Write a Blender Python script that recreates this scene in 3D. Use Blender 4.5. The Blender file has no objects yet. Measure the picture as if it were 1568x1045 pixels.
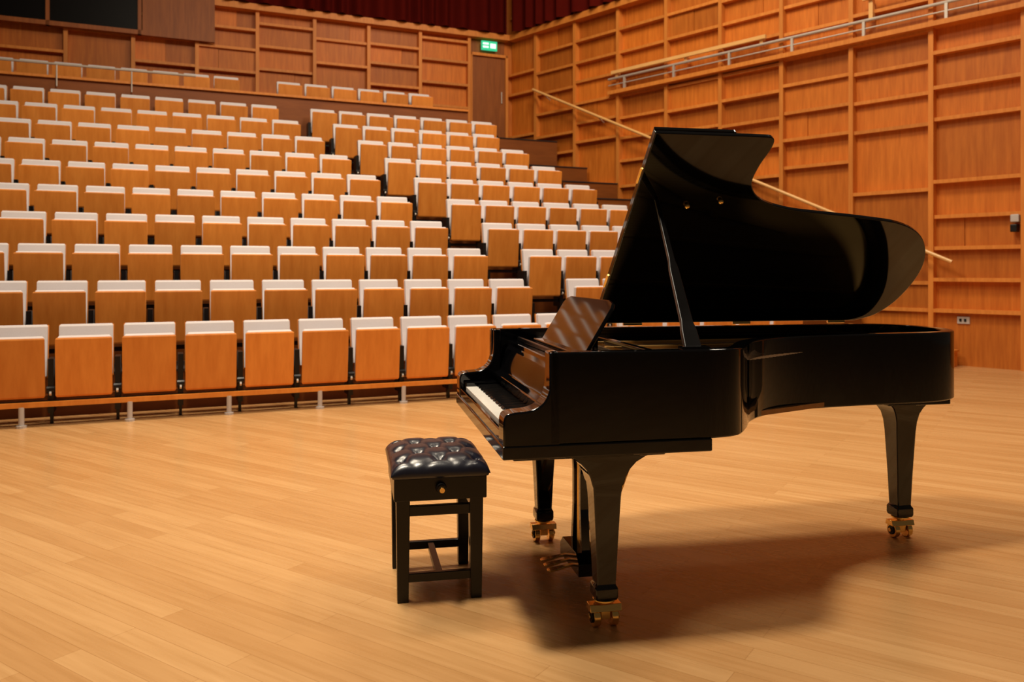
import bpy, bmesh, math, random
from mathutils import Vector, Matrix
random.seed(11)
sc = bpy.context.scene
sc.view_settings.view_transform = 'Standard'

# ------------------------------------------------------------ materials
def new_mat(name):
    m = bpy.data.materials.new(name); m.use_nodes = True
    nt = m.node_tree; b = nt.nodes['Principled BSDF']
    return m, nt, b
def plain(name, col, rough=.5, metal=0, coat=0, spec=.5, bump=0, bscale=200):
    m, nt, b = new_mat(name)
    b.inputs['Roughness'].default_value = rough
    b.inputs['Metallic'].default_value = metal
    b.inputs['Coat Weight'].default_value = coat
    b.inputs['Coat Roughness'].default_value = .03
    b.inputs['Specular IOR Level'].default_value = spec
    tc = nt.nodes.new('ShaderNodeTexCoord')
    n = nt.nodes.new('ShaderNodeTexNoise'); n.inputs['Scale'].default_value = bscale if bump else 4
    nt.links.new(tc.outputs['Object'], n.inputs['Vector'])
    r = nt.nodes.new('ShaderNodeValToRGB')
    r.color_ramp.elements[0].color = (*[c*.85 for c in col], 1)
    r.color_ramp.elements[1].color = (*[min(1, c*1.12) for c in col], 1)
    nt.links.new(n.outputs['Fac'], r.inputs['Fac']); nt.links.new(r.outputs['Color'], b.inputs['Base Color'])
    if bump:
        bp = nt.nodes.new('ShaderNodeBump'); bp.inputs['Strength'].default_value = bump
        bp.inputs['Distance'].default_value = .002
        nt.links.new(n.outputs['Fac'], bp.inputs['Height']); nt.links.new(bp.outputs['Normal'], b.inputs['Normal'])
    return m
def wood(name, c1, c2, sv=(14, 14, 1.2), rough=.5, var=.35, coat=0):
    m, nt, b = new_mat(name)
    tc = nt.nodes.new('ShaderNodeTexCoord'); mp = nt.nodes.new('ShaderNodeMapping')
    mp.inputs['Scale'].default_value = sv
    nt.links.new(tc.outputs['Object'], mp.inputs['Vector'])
    geo = nt.nodes.new('ShaderNodeNewGeometry')
    n = nt.nodes.new('ShaderNodeTexNoise'); n.noise_dimensions = '4D'
    n.inputs['Scale'].default_value = 1.5; n.inputs['Detail'].default_value = 6; n.inputs['Roughness'].default_value = .6
    mul = nt.nodes.new('ShaderNodeMath'); mul.operation = 'MULTIPLY'; mul.inputs[1].default_value = 20
    nt.links.new(geo.outputs['Random Per Island'], mul.inputs[0]); nt.links.new(mul.outputs[0], n.inputs['W'])
    nt.links.new(mp.outputs[0], n.inputs['Vector'])
    r = nt.nodes.new('ShaderNodeValToRGB')
    r.color_ramp.elements[0].position = .3; r.color_ramp.elements[1].position = .72
    r.color_ramp.elements[0].color = (*c1, 1); r.color_ramp.elements[1].color = (*c2, 1)
    nt.links.new(n.outputs['Fac'], r.inputs['Fac'])
    mr = nt.nodes.new('ShaderNodeMapRange'); mr.inputs['To Min'].default_value = 1-var; mr.inputs['To Max'].default_value = 1+var
    nt.links.new(geo.outputs['Random Per Island'], mr.inputs['Value'])
    hs = nt.nodes.new('ShaderNodeHueSaturation')
    nt.links.new(r.outputs['Color'], hs.inputs['Color']); nt.links.new(mr.outputs[0], hs.inputs['Value'])
    nt.links.new(hs.outputs['Color'], b.inputs['Base Color'])
    b.inputs['Roughness'].default_value = rough; b.inputs['Coat Weight'].default_value = coat
    b.inputs['Specular IOR Level'].default_value = .35
    return m
def floor_mat():
    m, nt, b = new_mat('oak_floor_planks')
    tc = nt.nodes.new('ShaderNodeTexCoord'); mp = nt.nodes.new('ShaderNodeMapping')
    mp.inputs['Rotation'].default_value = (0, 0, math.radians(-146))
    nt.links.new(tc.outputs['Object'], mp.inputs['Vector'])
    br = nt.nodes.new('ShaderNodeTexBrick')
    br.offset = .37; br.offset_frequency = 2
    br.inputs['Scale'].default_value = 1; br.inputs['Brick Width'].default_value = 1.4; br.inputs['Row Height'].default_value = .10
    br.inputs['Mortar Size'].default_value = .0011; br.inputs['Mortar Smooth'].default_value = .3
    br.inputs['Color1'].default_value = (.62, .335, .130, 1); br.inputs['Color2'].default_value = (.72, .42, .180, 1)
    br.inputs['Mortar'].default_value = (.46, .23, .08, 1)
    nt.links.new(mp.outputs[0], br.inputs['Vector'])
    mp2 = nt.nodes.new('ShaderNodeMapping'); mp2.inputs['Scale'].default_value = (1.2, 22, 1)
    nt.links.new(mp.outputs[0], mp2.inputs['Vector'])
    n = nt.nodes.new('ShaderNodeTexNoise'); n.inputs['Scale'].default_value = 1.6; n.inputs['Detail'].default_value = 8
    nt.links.new(mp2.outputs[0], n.inputs['Vector'])
    r = nt.nodes.new('ShaderNodeValToRGB')
    r.color_ramp.elements[0].position = .3; r.color_ramp.elements[1].position = .7
    r.color_ramp.elements[0].color = (.86, .82, .76, 1); r.color_ramp.elements[1].color = (1.0, 1.0, 1.0, 1)
    nt.links.new(n.outputs['Fac'], r.inputs['Fac'])
    mx = nt.nodes.new('ShaderNodeMix'); mx.data_type = 'RGBA'; mx.blend_type = 'MULTIPLY'; mx.inputs['Factor'].default_value = 1
    nt.links.new(br.outputs['Color'], mx.inputs['A']); nt.links.new(r.outputs['Color'], mx.inputs['B'])
    nt.links.new(mx.outputs['Result'], b.inputs['Base Color'])
    mr = nt.nodes.new('ShaderNodeMapRange'); mr.inputs['To Min'].default_value = .20; mr.inputs['To Max'].default_value = .36
    nt.links.new(n.outputs['Fac'], mr.inputs['Value']); nt.links.new(mr.outputs[0], b.inputs['Roughness'])
    b.inputs['Specular IOR Level'].default_value = .6
    return m

M_floor = floor_mat()
M_panel = wood('wall_panel_oak', (.44, .112, .010), (.64, .195, .023), var=.24)
M_post = wood('wall_frame_oak_lit', (.58, .185, .026), (.74, .27, .050), var=.12)  # brighter, yellower than the panels: lit shelf edges and post highlights put into colour
M_dark = wood('dark_oak', (.22, .06, .010), (.34, .10, .018), var=.2)
M_seat = wood('seat_veneer', (.66, .205, .026), (.82, .30, .050), sv=(10, 10, 1.4), var=.13, rough=.4)
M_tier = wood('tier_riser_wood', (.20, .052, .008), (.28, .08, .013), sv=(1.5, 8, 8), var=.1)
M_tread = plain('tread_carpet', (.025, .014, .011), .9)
M_fabric = plain('pale_upholstery', (.80, .74, .76), .8, bump=.3, bscale=300)
M_blackm = plain('black_metal', (.010, .008, .008), .4, .3)
M_steel = plain('brushed_steel', (.62, .56, .50), .55, .6)
M_rail = plain('light_wood_rail', (.85, .48, .17), .35)
M_curtain = plain('red_curtain', (.075, .004, .002), .9, spec=.05)
M_void = plain('dark_glass', (.003, .002, .002), .4, spec=.1)
M_black = plain('polished_ebony', (.0015, .0015, .002), .05, 0, 0, spec=.5)
M_blk2 = plain('satin_ebony', (.004, .0035, .0035), .25, 0, 0, spec=.35)
M_white = plain('ivory_keys', (.88, .84, .78), .25, 0, .3)
M_brass = plain('brass', (.90, .60, .20), .22, 1)
M_gold = plain('gold_iron_plate', (.55, .32, .10), .4, .8)
M_string = plain('steel_strings', (.7, .6, .5), .3, 1)
M_felt = plain('red_felt', (.35, .02, .015), .9)
M_leather = plain('black_leather', (.008, .008, .018), .30, 0, 0, spec=.8, bump=.10, bscale=160)
M_sound = wood('soundboard_spruce', (.3, .14, .04), (.4, .2, .07), var=0)
M_plate = plain('grey_plate', (.55, .50, .48), .5)
def emis(name, col, s):
    m, nt, b = new_mat(name)
    b.inputs['Base Color'].default_value = (*col, 1)
    b.inputs['Emission Color'].default_value = (*col, 1); b.inputs['Emission Strength'].default_value = s
    return m
M_exit = emis('exit_sign_green', (.02, .45, .22), 1.0)
M_exitw = emis('exit_sign_white', (.7, 1, .85), 1.2)

# ------------------------------------------------------------ mesh builder
class MB:
    def __init__(s): s.v = []; s.f = []; s.m = []
    def add(s, vs, fs, m=0):
        o = len(s.v); s.v += [tuple(v) for v in vs]
        for f in fs: s.f.append([i+o for i in f]); s.m.append(m)
    def box(s, x0, x1, y0, y1, z0, z1, m=0):
        s.add([(x0,y0,z0),(x1,y0,z0),(x1,y1,z0),(x0,y1,z0),(x0,y0,z1),(x1,y0,z1),(x1,y1,z1),(x0,y1,z1)],
              [(0,3,2,1),(4,5,6,7),(0,1,5,4),(1,2,6,5),(2,3,7,6),(3,0,4,7)], m)
    def loft(s, rings, m=0, cap=True):
        n = len(rings[0]); vs = [p for r in rings for p in r]; fs = []
        for k in range(len(rings)-1):
            for i in range(n):
                j = (i+1) % n
                fs.append((k*n+i, k*n+j, (k+1)*n+j, (k+1)*n+i))
        if cap:
            fs.append(tuple(reversed(range(n)))); fs.append(tuple((len(rings)-1)*n+i for i in range(n)))
        s.add(vs, fs, m)
    def prism(s, poly, c0, c1, axis='z', m=0):
        def P(p, c):
            return {'z': (p[0], p[1], c), 'y': (p[0], c, p[1]), 'x': (c, p[0], p[1])}[axis]
        s.loft([[P(p, c0) for p in poly], [P(p, c1) for p in poly]], m)
    def cyl(s, p0, p1, r0, r1=None, n=16, m=0):
        r1 = r0 if r1 is None else r1
        p0 = Vector(p0); p1 = Vector(p1); d = (p1-p0).normalized()
        a = d.orthogonal().normalized(); b = d.cross(a)
        R = lambda p, r: [p+a*r*math.cos(2*math.pi*i/n)+b*r*math.sin(2*math.pi*i/n) for i in range(n)]
        s.loft([R(p0, r0), R(p1, r1)], m)
    def ball(s, c, r, m=0, sz=1, n=12):
        rings = []
        for k in range(1, 8):
            t = math.pi*k/8
            rings.append([(c[0]+r*math.sin(t)*math.cos(2*math.pi*i/n), c[1]+r*math.sin(t)*math.sin(2*math.pi*i/n), c[2]-r*sz*math.cos(t)) for i in range(n)])
        s.loft(rings, m)
    def obj(s, name, mats, parent=None, mat=None, bevel=0, smooth=False, seg=2):
        me = bpy.data.meshes.new(name); me.from_pydata(s.v, [], s.f); me.update()
        for mm in mats: me.materials.append(mm)
        me.polygons.foreach_set('material_index', s.m)
        bm = bmesh.new(); bm.from_mesh(me); bmesh.ops.recalc_face_normals(bm, faces=bm.faces); bm.to_mesh(me); bm.free()
        ob = bpy.data.objects.new(name, me); sc.collection.objects.link(ob)
        if mat is not None: ob.matrix_world = mat
        if parent is not None: ob.parent = parent
        if smooth:
            for p in me.polygons: p.use_smooth = True
            me.set_sharp_from_angle(angle=math.radians(38))
        if bevel:
            b = ob.modifiers.new('bevel', 'BEVEL'); b.width = bevel; b.segments = seg; b.limit_method = 'ANGLE'; b.angle_limit = math.radians(35)
        return ob
def empty(name, mat):
    e = bpy.data.objects.new(name, None); sc.collection.objects.link(e); e.matrix_world = mat; e.empty_display_size = .2
    return e
def frame(x, y, ang, z=0): return Matrix.Translation((x, y, z)) @ Matrix.Rotation(ang, 4, 'Z')
def catmull(pts, n=6, closed=False):
    out = []
    N = len(pts)
    for i in range(N-1 if not closed else N):
        p0 = pts[i-1] if (i > 0 or closed) else pts[i]; p1 = pts[i]; p2 = pts[(i+1) % N]
        p3 = pts[(i+2) % N] if (i+2 < N or closed) else pts[(i+1) % N]
        for k in range(n):
            t = k/n
            out.append(tuple(.5*((2*b)+(-a+c)*t+(2*a-5*b+4*c-d)*t*t+(-a+3*b-3*c+d)*t**3) for a, b, c, d in zip(p0, p1, p2, p3)))
    if not closed: out.append(tuple(pts[-1]))
    return out

F_hall = frame(-3.70, 6.94, math.atan2(.394, .919))
F_wr = frame(6.24, 11.28, math.atan2(.743, -.67))
F_wb = frame(0, 18.2, math.atan2(-.394, -.919))
PA = math.atan2(.194, .981)
F_piano = frame(.338, 2.998, PA)

# ------------------------------------------------------------ floor
b = MB(); b.box(-14, 14, -6, 22, -.1, 0); b.obj('floor', [M_floor])

# ------------------------------------------------------------ panelled walls
def panel_wall(x0, x1, post0, pitch, z0, z1, plainbase=0, levels=.43, skipfirst=False, dep=.15):
    w = MB()
    w.box(x0, x1, -.15, 0, z0, z1, 0)
    posts = []; x = post0
    while x > x0+.02: x -= pitch
    x += pitch
    while x < x1: posts.append(x); x += pitch
    for p in posts:
        w.box(p-.034, p+.034, 0, dep, z0, z1, 1)
    edges = [x0]+posts+[x1]
    for q, (a, c) in enumerate(zip(edges[:-1], edges[1:])):
        if q == 0 and skipfirst: continue
        a2 = a+.034; c2 = c-.034
        if c2-a2 < .1: continue
        z = z0+plainbase
        if plainbase: w.box(a2, c2, 0, .05, z0, z-.02, 0)
        sh = random.uniform(-.06, .06)
        k = 0; big = random.choice([2, 4, 6, 9])
        while z < z1-.1:
            k += 1
            step = 2 if (k == big or random.random() < .16) else 1
            nz = z+levels*step+(sh if k == 1 else random.choice([0, 0, -.05, .05]))
            if nz > z1-.2: nz = z1
            off = random.choice([.012, .02, .03, .012, .02, dep*.5])
            if random.random() < .18:
                mid = a2+(c2-a2)*random.choice([.33, .5, .66])
                w.box(a2, mid-.004, 0, off, z+.03, nz, 0); w.box(mid+.004, c2, 0, off+.01, z+.03, nz, 0)
            else:
                w.box(a2, c2, 0, off, z+.03, nz, 0)
            w.box(a2, c2, 0, dep*random.choice([.97, .97, .75]), z-.022, z+.03, 1)
            z = nz
    return w
w = panel_wall(-6, 9.32, .38, 1.15, 0, 8.2, plainbase=.75, dep=.14, levels=.44)
w.obj('wall_right', [M_panel, M_post], mat=F_wr)
w = panel_wall(0, 16, 1.06, 1.10, 3.0, 8.2, skipfirst=True, dep=.14, levels=.44)
w.obj('wall_back', [M_panel, M_post], mat=F_wb)
t = MB(); t.box(0.15, 6.25, .0, .22, 6.38, 6.50); t.obj('trim_1', [M_post], mat=F_wb)
t = MB(); t.box(4.7, 9.2, .0, .22, 6.38, 6.50); t.obj('trim_2', [M_post], mat=F_wr)
t = MB(); t.box(-6, 6.3, .0, .24, 4.72, 4.79); t.obj('trim_3', [M_post], mat=F_wr)
t = MB()
t.cyl((-6, .2, 5.02), (6.3, .2, 5.02), .024, n=10)
t.cyl((-6, .2, 4.90), (6.3, .2, 4.90), .012, n=8)
x = -5.6
while x < 6.2:
    t.box(x-.02, x+.02, .18, .22, 4.79, 5.02); x += 1.15
t.obj('gallery_rail', [M_steel], mat=F_wr)
t = MB(); t.box(2.9, 6.2, .2, .25, 5.10, 5.16); t.box(-3, 1.3, .2, .25, 5.31, 5.36)
for x in (3.0, 4.5, 6.1): t.box(x-.03, x+.03, .12, .2, 5.0, 5.16)
for x in (-2.9, -1, 1.2): t.box(x-.03, x+.03, .12, .2, 5.0, 5.36)
t.obj('trim_4', [M_rail], mat=F_wr)
t = MB(); t.cyl((8.35, .28, 5.16), (.05, .28, 1.43), .026, n=12, m=0)
for k in range(6):
    s = .5+k*1.5; z = 1.43+(s-.05)*(5.16-1.43)/8.3
    t.cyl((s, .28, z-.02), (s, .11, z-.10), .012, n=8, m=1)
t.obj('stair_handrail', [M_rail, M_steel], mat=F_wr)
t = MB(); t.box(-.70, -.62, .05, .17, 1.82, 1.92); t.box(-.72, -.62, .05, .16, 1.95, 2.05, 1); t.obj('wall_intercom', [M_blackm, M_plate], mat=F_wr, bevel=.01)
t = MB(); t.box(-.10, .06, .05, .07, .58, .68); t.box(-.06, -.03, .07, .08, .61, .65, 1); t.box(0, .03, .07, .08, .61, .65, 1); t.obj('wall_socket', [M_plate, M_blackm], mat=F_wr, bevel=.004)
t = MB(); t.box(.02, .42, .17, .6, 0, .2); t.box(.0, .44, .16, .62, .2, .23); t.obj('wooden_step', [M_seat], mat=F_wr)
t = MB(); t.box(.22, 1.0, .03, .1, 4.02, 6.0); t.box(.16, .22, .01, .16, 4.02, 6.06, 1); t.box(1.0, 1.023, .01, .16, 4.02, 6.06, 1); t.box(.16, 1.023, .01, .16, 6.0, 6.06, 1)
t.cyl((.3, .12, 5.0), (.3, .12, 5.25), .012, m=2); t.box(.29, .31, .1, .12, 5.02, 5.04, 2); t.box(.29, .31, .1, .12, 5.2, 5.22, 2)
t.obj('door_1', [M_dark, M_post, M_steel], mat=F_wb)
t = MB(); t.box(.2, 1.02, .01, .03, 6.07, 6.37, 0); t.obj('trim_6', [M_dark], mat=F_wb)
t = MB(); t.box(.44, .80, .16, .2, 6.12, 6.32, 0); t.box(.47, .60, .2, .203, 6.17, 6.27, 1); t.box(.64, .77, .2, .203, 6.17, 6.21, 1)
t.box(.64, .77, .2, .203, 6.24, 6.28, 1); t.box(.5,.74,.03,.16,6.2,6.24,0)
t.obj('exit_sign', [M_exit, M_exitw], mat=F_wb)
def curtain(name, x0, x1, fr, z0=6.5, z1=8.2):
    t = MB(); n = int((x1-x0)/.03); r0 = []; r1 = []
    for i in range(n+1):
        x = x0+(x1-x0)*i/n; y = .26+.09*math.sin(x*17+1.6*math.sin(x*3.1))
        r0.append((x, y, z0)); r1.append((x, y, z1))
    N = n+1
    t.add(r0+r1, [(i, i+1, N+i+1, N+i) for i in range(n)])
    t.obj(name, [M_curtain], mat=fr, smooth=True)
curtain('stage_curtain', .2, 6.2, F_wb); curtain('stage_curtain', 4.7, 9.0, F_wr)
t = MB(); t.box(7.55, 14, .15, .2, 5.74, 7.6, 0)
for x in (7.52, 9.0, 10.5, 12): t.box(x, x+.06, .15, .26, 5.66, 7.65, 1)
t.box(7.5, 14, .15, .26, 5.66, 5.74, 1); t.obj('window_1', [M_void, M_dark], mat=F_wb)
t = MB(); t.box(6.25, 7.5, .15, .24, 5.66, 8.1, 0); t.obj('trim_5', [M_dark], mat=F_wb)

# ------------------------------------------------------------ seating tiers
RD, RR = .75, .375
tw = lambda D: 10.70-.341*D
t = MB()
def tier(D0, D1, z0, z1, tl=-5.5):
    a = tw(D0); c = tw(D1)
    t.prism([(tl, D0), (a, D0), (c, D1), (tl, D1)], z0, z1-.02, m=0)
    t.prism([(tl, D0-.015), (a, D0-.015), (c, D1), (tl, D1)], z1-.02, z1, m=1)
for k in range(2, 11):
    D0 = RD*(k-1)-.2
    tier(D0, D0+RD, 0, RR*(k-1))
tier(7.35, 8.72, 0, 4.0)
t.box(-5.5, 6.2, 7.27, 7.34, 3.375, 4.44, 0); t.box(-5.5, 6.2, 7.22, 7.36, 4.44, 4.48, 2)
t.box(-5.5, 7.9, .30, .34, .03, .22, 3)
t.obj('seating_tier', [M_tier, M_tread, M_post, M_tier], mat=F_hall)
t = MB(); t.cyl((-5.5, 7.20, 4.66), (1.2, 7.20, 4.66), .02, n=8)
x = -5.3
while x < 1.2: t.cyl((x, 7.20, 4.3), (x, 7.20, 4.66), .012, n=8); x += 1.1
t.obj('parapet_rail', [M_steel], mat=F_hall)

# ------------------------------------------------------------ seats (one object)
S = MB()
def seat(x, y, z):
    j = random.uniform(-.006, .006)
    hw = .216
    def ring(zz, y0, y1, w): return [(x-w, y+y0, z+zz), (x+w, y+y0, z+zz), (x+w, y+y1, z+zz), (x-w, y+y1, z+zz)]
    S.loft([ring(.235, .035+j, .06+j, hw-.01), ring(.25, .028+j, .06+j, hw), ring(.728, -.02+j, .01+j, hw), ring(.74, -.015+j, .01+j, hw-.01)], 0)
    S.loft([ring(.27, .062+j, .13+j, hw-.012), ring(.735, .012+j, .085+j, hw-.012), ring(.752, .025+j, .07+j, hw-.025)], 1)
    S.loft([ring(.40, .17, .22, hw-.005), ring(.822, .235, .29, hw-.005), ring(.838, .245, .285, hw-.015)], 1)
    S.loft([ring(.38, .222, .24, hw), ring(.832, .292, .315, hw)], 0)
def standard(x, y, z):
    S.box(x-.022, x+.022, y+.06, y+.26, z+.10, z+.56, 2)
    S.cyl((x-.03, y+.06, z+.30), (x+.03, y+.06, z+.30), .03, n=10, m=2)
    S.cyl((x-.008, y+.04, z+.27), (x+.008, y+.04, z+.27), .02, n=8, m=3)
    S.box(x-.012, x+.012, y+.12, y+.17, z+.0, z+.12, 2)
P = .51
for k in range(1, 12):
    y = RD*(k-1); z = RR*(k-1)
    ta = 5.15-.26*(k-1); tr = 8.2-.2*(k-1)
    segs = []
    if k < 11:
        e = ta-.25; n = int((e+3.8)/P); segs.append((e-n*P, n))
        n = int(round((tr-(ta+.25))/P)); segs.append((ta+.25, n))
    else:
        y = 7.72; z = 4.03
        segs.append((-3.1, 10)); segs.append((2.6, 6))
    for s0, n in segs:
        for i in range(n): seat(s0+(i+.5)*P, y, z)
        for i in range(n+1): standard(s0+i*P, y, z)
        S.box(s0, s0+n*P, y+.10, y+.15, z+.16, z+.20, 2)
        if k == 1:
            S.box(s0-.05, s0+n*P+.05, y-.02, y+.03, z+.165, z+.205, 0)
            x = s0+.1
            while x < s0+n*P:
                S.cyl((x, y-.01, 0), (x, y-.01, .17), .022, n=10, m=4); S.cyl((x, y-.01, 0), (x, y-.01, .02), .04, n=10, m=4); x += P*1.6
S.obj('auditorium_seats', [M_seat, M_fabric, M_blackm, M_steel, M_plate], mat=F_hall)

# ------------------------------------------------------------ grand piano
G = empty('grand_piano', F_piano)
def po(mb, name, mats, bevel=0, smooth=False, seg=2):
    ob = mb.obj(name, mats, bevel=bevel, smooth=smooth, seg=seg)
    ob.parent = G
    return ob
ZB, ZT = .70, 1.02
curve = catmull([(.30,-.14),(.38,-.138),(.48,-.105),(.565,0.0),(.65,.13),(.78,.25),(.98,.345),(1.25,.39),(1.52,.405),(1.74,.43),(1.88,.50),(1.96,.63),(1.98,.80),(1.95,.95),(1.86,1.06),(1.74,1.098),(1.6,1.10)], 6)
outer = [(-.24, -.14)]+curve+[(-.24, 1.10)]
def inset(path, d):
    out = []
    for i, p in enumerate(path):
        a = path[max(i-1, 0)]; c = path[min(i+1, len(path)-1)]
        tx, ty = c[0]-a[0], c[1]-a[1]; L = math.hypot(tx, ty) or 1
        out.append((p[0]-ty/L*d, p[1]+tx/L*d))
    return out
inner = inset(outer, .055)
r = MB()
n = len(outer)
vs = [(x, y, ZB) for x, y in outer]+[(x, y, ZT) for x, y in outer]+[(x, y, ZT) for x, y in inner]+[(x, y, ZB) for x, y in inner]
fs = []
for i in range(n-1):
    for k in range(4):
        a = k*n; c = ((k+1) % 4)*n
        fs.append((a+i, a+i+1, c+i+1, c+i))
fs.append((0, n, 2*n, 3*n)); fs.append((n-1, 2*n-1, 3*n-1, 4*n-1))
r.add(vs, fs); po(r, 'rim', [M_black], bevel=.006, smooth=True)
inn2 = inset(outer, .05)
r = MB(); r.prism(inn2, .72, .74, m=0); po(r, 'soundboard_underside', [M_sound])
r = MB()
pl = inset(outer, .06); pl = [(max(x, .08), y) for x, y in pl]
r.prism(pl, .90, .925, m=0)
for (a0, b0, a1, b1) in [(.2,.1,1.0,.55),(.2,.35,1.4,.62),(.2,.62,1.75,.75),(.2,.88,1.8,.95)]:
    v = Vector((a1-a0, b1-b0, 0)).normalized(); nn = Vector((-v.y, v.x, 0))*.012
    A_, B_ = Vector((a0, b0, 0)), Vector((a1, b1, 0))
    r.prism([tuple((A_-nn)[:2]), tuple((B_-nn)[:2]), tuple((B_+nn)[:2]), tuple((A_+nn)[:2])], .925, .965)
po(r, 'iron_plate', [M_gold], bevel=.004)
r = MB()
for i in range(70):
    b0 = 1.0-.98*i/69; f = i/69
    a1 = 1.85*(1-f)**.8+.42*f
    b1 = b0*.85+.14 if i < 45 else b0+.1*(1-f)
    if b1 < .02: b1 = .02
    r.cyl((.14, b0, .95), (max(a1, .4), min(b1, 1.0), .95), .0012, n=4)
po(r, 'strings', [M_string])
r = MB(); r.box(.04, .16, -.07, 1.03, .88, .955)
for i in range(60):
    for k in range(3): r.cyl((.06+k*.035, -.03+i*.0175, .955), (.06+k*.035, -.03+i*.0175, .98), .003, n=6, m=1)
po(r, 'pin_block', [M_gold, M_steel])
r = MB(); r.box(.24, .27, .12, 1.0, .96, .99); po(r, 'damper_rail', [M_black], bevel=.004)
prof = catmull([(-.235,1.02),(-.235,.95),(-.24,.89),(-.262,.845),(-.305,.822),(-.36,.816),(-.392,.808),(-.402,.785)], 5)
prof = [(-.20, 1.02)]+prof+[(-.402, .68), (-.20, .68)]
for nm, y0, y1 in (('arm_treble', -.14, -.045), ('arm_bass', 1.005, 1.10)):
    r = MB(); r.prism(prof, y0, y1, 'y'); po(r, nm, [M_black], bevel=.006, smooth=True)
r = MB(); r.prism([(-.405,-.145),(.36,-.145),(.36,1.105),(-.405,1.105)], .655, .702); r.box(-.36,.20,-.10,1.06,.64,.655)
po(r, 'keybed', [M_black], bevel=.005)
r = MB(); r.box(-.398, -.378, -.045, 1.005, .70, .742); po(r, 'keyslip', [M_black], bevel=.004)
for nm, y0, y1 in (('key_block_treble', -.045, .0), ('key_block_bass', .96, 1.005)):
    r = MB(); r.box(-.378, -.21, y0, y1, .70, .775); po(r, nm, [M_black], bevel=.005)
r = MB(); kw = .96/52
for i in range(52):
    r.box(-.376, -.21, i*kw+.0006, (i+1)*kw-.0006, .715, .754)
po(r, 'white_keys', [M_white], bevel=.001, seg=1)
r = MB()
for i in range(51):
    if i % 7 in (0, 2, 3, 5, 6):
        yc = .96-(i+1)*kw
        r.prism([(-.325, .754), (-.318, .764), (-.21, .766), (-.21, .754)], yc-.0048, yc+.0048, 'y')
po(r, 'black_keys', [M_blk2])
r = MB(); r.prism([(-.215,.757),(-.235,.80),(-.235,.815),(-.205,.83),(-.175,.93),(-.155,.95),(-.14,.95),(-.14,.757)], -.045, 1.005, 'y')
po(r, 'fallboard', [M_black], bevel=.004)
r = MB(); r.box(-.218, -.212, -.0, .96, .755, .762); po(r, 'key_felt', [M_felt])
r = MB(); r.box(-.16, .05, -.085, 1.045, .92, .965, 0)
for k in range(2): r.box(-.12+k*.10, -.105+k*.10, -.05, 1.0, .965, .985, 1)
po(r, 'music_desk_tray', [M_black, M_blk2], bevel=.004)
r = MB()
def dk(u, v): return (-.055+.125*v, .08+.70*u, .985+.205*v)
poly = [(0,0),(1,0),(1,.86),(.97,.96),(.9,1),(.1,1),(.03,.96),(0,.86)]
nrm = Vector((.205, 0, -.125)).normalized()*.016
q0 = [Vector(dk(u, v)) for u, v in poly]
r.loft([q0, [q+nrm for q in q0]]); r.box(-.09,-.04,.08,.78,.98,.995)
r.box(.02,.04,.2,.22,.985,1.09); r.box(.02,.04,.64,.66,.985,1.09)
po(r, 'music_desk', [M_black], bevel=.004)
TH = math.radians(44.5); HB, HZ = 1.10, 1.035
def lidp(a, l, o=0):
    return (a, HB-l*math.cos(TH)+o*math.sin(TH), HZ+l*math.sin(TH)+o*math.cos(TH))
lc = catmull([(.60,1.18),(.76,1.18),(.825,1.172),(.835,1.12),(.815,1.02),(.82,.92),(.90,.835),(1.05,.785),(1.25,.76),(1.48,.735),(1.68,.70),(1.83,.62),(1.93,.48),(1.96,.32),(1.93,.15),(1.86,.045),(1.76,0)], 6)
lo = [(.30, 0), (.30, 1.18)]+lc
r = MB(); r.loft([[lidp(a, l, 0) for a, l in lo], [lidp(a, l, .022) for a, l in lo]]); po(r, 'lid', [M_black], bevel=.004, smooth=True)
fl = [(.305, 0.01), (.305, 1.18), (.66, 1.18), (.70, 1.15), (.70, 0.01)]
r = MB(); r.loft([[lidp(a, l, .026) for a, l in fl], [lidp(a, l, .046) for a, l in fl]]); po(r, 'lid_front_flap', [M_black], bevel=.004)
r = MB()
for a in (.5, 1.1, 1.65): r.cyl((a-.05, HB-.0, HZ-.004), (a+.05, HB-.0, HZ-.004), .008, n=8)
r.cyl(lidp(.30,.25,.024), lidp(.30,.33,.024), .007, n=8); r.cyl(lidp(.30,.9,.024), lidp(.30,.98,.024), .007, n=8)
po(r, 'lid_hinges', [M_brass])
r = MB()
p0 = Vector((.325, -.06, 1.0)); p1 = Vector(lidp(.40, .83, -.004)); dv = (p1-p0)
u = Vector((1, 0, 0)); u = (u-u.dot(dv.normalized())*dv.normalized()).normalized(); v = dv.normalized().cross(u)
def pr(t, w, h):
    c = p0+dv*t; return [c-u*w-v*h, c+u*w-v*h, c+u*w+v*h, c-u*w+v*h]
r.loft([pr(0, .034, .012), pr(.12, .030, .012), pr(.17, .024, .011), pr(.5, .019, .01), pr(.56, .013, .01), pr(1, .009, .009)])
po(r, 'lid_prop', [M_blk2], bevel=.003)
r = MB(); r.box(.27, .38, -.085, -.04, .985, 1.026); r.cyl((.32, -.09, 1.005), (.32, -.03, 1.005), .012, m=1); po(r, 'prop_hinge', [M_black, M_brass], bevel=.003)
r = MB(); r.ball(lidp(.55,.80,-.01), .012, n=10); r.ball(lidp(.70,.83,-.01), .012); po(r, 'lid_knobs', [M_brass], smooth=True)
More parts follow.
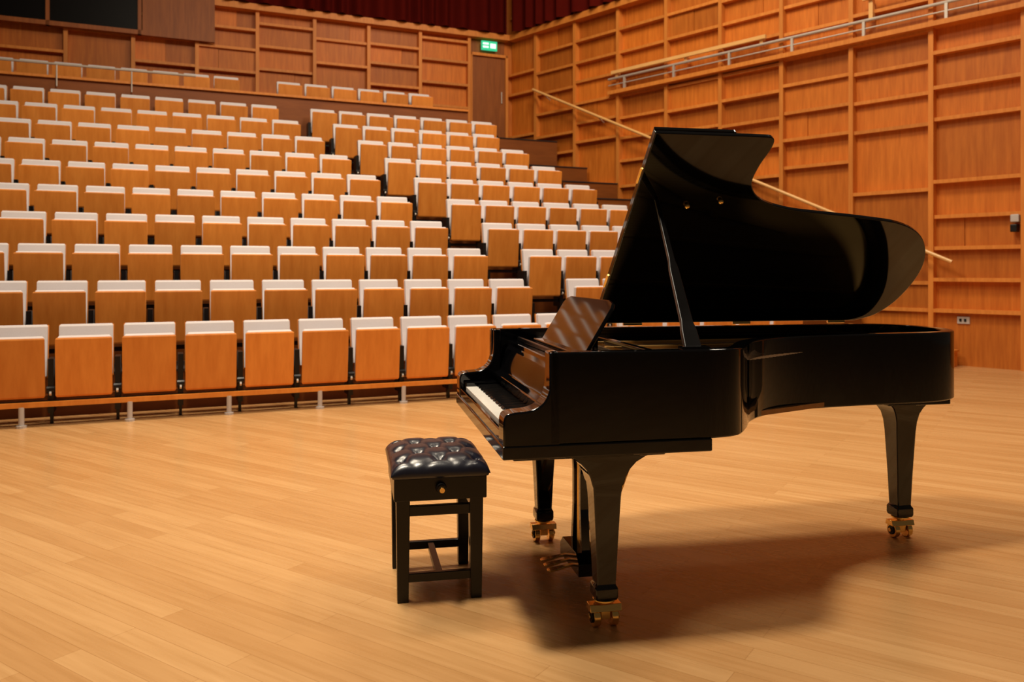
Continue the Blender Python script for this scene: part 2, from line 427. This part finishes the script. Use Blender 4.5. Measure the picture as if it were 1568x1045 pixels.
def leg(cx, cy, nm, prof_l):
    r = MB(); rings = []
    for z, h0, h1, hy in prof_l:
        rings.append([(cx-h0, cy-hy, z), (cx+h1, cy-hy, z), (cx+h1, cy+hy, z), (cx-h0, cy+hy, z)])
    r.loft(rings); po(r, nm, [M_black], bevel=.005, smooth=True)
    r = MB()
    r.cyl((cx, cy, .066), (cx, cy, .115), .018, m=0, n=14)
    r.cyl((cx, cy, .095), (cx, cy, .103), .042, m=0, n=20)
    for s in (-1, 1):
        r.cyl((cx+s*.022, cy, .036), (cx+s*.046, cy, .036), .036, m=0, n=24)
        r.cyl((cx+s*.046, cy, .036), (cx+s*.052, cy, .036), .022, m=1, n=20)
        r.cyl((cx+s*.052, cy, .036), (cx+s*.058, cy, .036), .010, m=0, n=14)
    r.box(cx-.018, cx+.018, cy-.022, cy+.022, .03, .075, 0)
    r.prism([(cy-.03, .06), (cy+.03, .06), (cy+.022, .085), (cy-.022, .085)], cx-.06, cx+.06, 'x', m=0)
    po(r, nm+'_caster', [M_brass, M_blackm], bevel=.002, smooth=True)
LP = [(.103,.038,.038,.038),(.116,.042,.042,.042),(.150,.042,.042,.042),(.158,.035,.035,.035),(.30,.041,.041,.040),(.48,.051,.051,.046),(.52,.055,.055,.05),(.53,.060,.060,.054),(.555,.067,.067,.056),(.585,.082,.082,.06),(.61,.105,.105,.062),(.63,.135,.14,.064),(.643,.18,.185,.066),(.648,.20,.21,.066),(.657,.215,.225,.066)]
leg(0, 0, 'leg_1', LP); leg(0, .964, 'leg_2', LP)
LP3 = [(.103,.040,.040,.040),(.116,.044,.044,.044),(.150,.044,.044,.044),(.158,.036,.036,.036),(.30,.041,.041,.041),(.52,.052,.052,.05),(.57,.056,.056,.055),(.61,.066,.066,.06),(.64,.085,.08,.07),(.67,.12,.10,.085),(.69,.155,.13,.09),(.705,.18,.15,.1)]
leg(1.729, .682, 'leg_3', LP3)
r = MB(); r.box(1.55, 1.88, .52, .85, .67, .722); po(r, 'leg_block', [M_black], bevel=.004)
r = MB()
for a0, b0, a1, b1 in [(.34,.1,1.75,.65),(.34,.5,1.75,.72),(.34,.95,1.75,.85)]:
    v_ = Vector((a1-a0, b1-b0)).normalized(); nx, ny = -v_.y*.03, v_.x*.03
    r.prism([(a0-nx, b0-ny), (a1-nx, b1-ny), (a1+nx, b1+ny), (a0+nx, b0+ny)], .705, .725)
po(r, 'case_beams', [M_sound])
r = MB(); la, lb = .05, .49
r.prism([(lb-.13,.645),(lb+.13,.645),(lb+.10,.58),(lb-.10,.58)], la-.045, la+.045, 'x')
for s in (-1, 1):
    r.loft([[(la-.018, lb+s*w_-.014, z), (la+.018, lb+s*w_-.014, z), (la+.018, lb+s*w_+.014, z), (la-.018, lb+s*w_+.014, z)] for z, w_ in ((.12,.075),(.3,.05),(.45,.05),(.585,.085))])
r.prism([(lb-.15,.05),(lb+.15,.05),(lb+.15,.10),(lb+.11,.135),(lb-.11,.135),(lb-.15,.10)], la-.05, la+.05, 'x')
for k in (-1, 0, 1):
    r.cyl((la-.005, lb+k*.018, .13), (la-.005, lb+k*.018, .6), .0045, m=1, n=8)
    yc = lb+k*.062
    r.loft([[(la-xx, yc-ww, z0), (la-xx, yc+ww, z0), (la-xx, yc+ww, z0+.008), (la-xx, yc-ww, z0+.008)]
            for (xx, ww, z0) in [(.04,.012,.07),(.09,.012,.062),(.12,.018,.056),(.15,.018,.052),(.16,.012,.05)]], m=1)
for s in (-1, 1): r.cyl((la+.04, lb+s*.10, .11), (la+.26, lb+s*.07, .655), .009, m=1, n=10)
po(r, 'pedal_lyre', [M_black, M_brass], bevel=.003)

# ------------------------------------------------------------ piano stool
ST = empty('piano_stool', frame(-.325, 3.43, PA))
def so(mb, name, mats, bevel=0, smooth=False):
    ob = mb.obj(name, mats, bevel=bevel, smooth=smooth); ob.parent = ST; return ob
r = MB(); NX, NY = 56, 74; hx, hy = .195, .255
sx_, sy_ = .150, .180
dim = [(i*sx_-sx_, j*sy_-sy_) for i in range(3) for j in range(3)]+[(i*sx_-sx_/2, j*sy_-sy_/2) for i in range(2) for j in range(2)]
vs = []
for i in range(NX+1):
    for j in range(NY+1):
        u_ = -1+2*i/NX; v_ = -1+2*j/NY
        uu = math.sin(u_*math.pi/2); vv = math.sin(v_*math.pi/2)
        x, y = hx*uu, hy*vv
        e = max(0, (1-abs(uu)**6)*(1-abs(vv)**7))**.45
        z = .505+.062*e+.006*math.cos(uu*1.5)*math.cos(vv*1.5)
        for dx, dy in dim:
            dd = (x-dx)**2+(y-dy)**2
            z -= .016*math.exp(-dd/.026**2)*e
        p1 = math.sin((x/sx_+y/sy_)*math.pi); p2 = math.sin((x/sx_-y/sy_)*math.pi)
        z -= .006*e*(math.exp(-(p1/.35)**2)+math.exp(-(p2/.35)**2))
        vs.append((x, y, z))
fs = []
for i in range(NX):
    for j in range(NY):
        a = i*(NY+1)+j; fs.append((a, a+NY+1, a+NY+2, a+1))
r.add(vs, fs)
cu = so(r, 'cushion', [M_leather])
for p in cu.data.polygons: p.use_smooth = True
r = MB(); r.box(-.192, .192, -.252, .252, .492, .516); so(r, 'cushion_band', [M_leather], bevel=.01)
r = MB()
for dx, dy in dim: r.ball((dx, dy, .544), .007, n=8, sz=.5)
so(r, 'cushion_buttons', [M_leather], smooth=True)
r = MB(); r.box(-.182, .182, -.242, .242, .405, .495); so(r, 'apron', [M_blk2], bevel=.004)
r = MB()
for sx in (-1, 1):
    for sy in (-1, 1):
        cx, cy = sx*.145, sy*.19
        r.loft([[(cx-w_, cy-w_, z), (cx+w_, cy-w_, z), (cx+w_, cy+w_, z), (cx-w_, cy+w_, z)] for z, w_ in ((0,.022),(.41,.027))])
so(r, 'legs', [M_blk2], bevel=.003)
r = MB()
for sy in (-1, 1): r.box(-.145, .145, sy*.19-.012, sy*.19+.012, .075, .11); r.box(-.145, .145, sy*.19-.012, sy*.19+.012, .335, .375)
for sx in (-1, 1): r.box(sx*.145-.01, sx*.145+.01, -.19, .19, .335, .375)
r.box(-.014, .014, -.19, .19, .08, .105)
so(r, 'stretchers', [M_blk2], bevel=.003)
r = MB(); r.cyl((0, -.242, .455), (0, -.262, .455), .022, .018, m=0, n=20); r.cyl((0, -.262, .455), (0, -.285, .455), .012, .018, m=0, n=20); r.cyl((0, -.285, .455), (0, -.292, .455), .012, .010, m=1, n=20)
so(r, 'height_knob', [M_blackm, M_brass], smooth=True)

# ------------------------------------------------------------ lights
def area(name, loc, tgt, size, power, col, sy=None, spread=180):
    l = bpy.data.lights.new(name, 'AREA'); l.size = size; l.energy = power; l.color = col; l.spread = math.radians(spread)
    if sy: l.shape = 'RECTANGLE'; l.size_y = sy
    o = bpy.data.objects.new(name, l); sc.collection.objects.link(o); o.location = loc
    o.rotation_euler = (Vector(tgt)-Vector(loc)).to_track_quat('-Z', 'Y').to_euler(); return o
warm = (1, .84, .63)
area('house_light_1', (-2.3, 7.2, 8.6), (-2.8, 9.4, .8), 1.8, 390, warm, 1.6, 150)
area('house_light_2', (1.0, 11.5, 9), (-1.5, 15, 3.5), 2, 190, warm, 2)
area('wall_light', (2.6, 8.0, 8.8), (5.2, 12.5, 2.5), 1.4, 300, warm, 1.4)
area('stage_light_1', (-1.2, 2.8, 6.8), (.4, 3.9, 0), .7, 165, (1, .87, .68), None, 125)
area('stage_light_2', (-2.5, 5.0, 7), (-1.5, 4.7, 0), 1.0, 42, (1, .87, .68), None, 125)
area('stage_light_3', (4.0, 6.0, 7), (3.6, 5.6, 0), 1.0, 85, (1, .87, .68), None, 130)
w = bpy.data.worlds.new('world'); sc.world = w; w.use_nodes = True
w.node_tree.nodes['Background'].inputs['Color'].default_value = (1, .74, .52, 1)
w.node_tree.nodes['Background'].inputs['Strength'].default_value = .06

# ------------------------------------------------------------ camera
cam = bpy.data.cameras.new('camera'); co = bpy.data.objects.new('camera', cam); sc.collection.objects.link(co)
co.location = (0, 0, 1.3); co.rotation_euler = (math.radians(90), 0, 0)
cam.lens = 1250/1568*36; cam.sensor_width = 36; cam.shift_y = -106.5/1568
cam.dof.use_dof = True; cam.dof.focus_distance = 3.4; cam.dof.aperture_fstop = 3.6
sc.camera = co
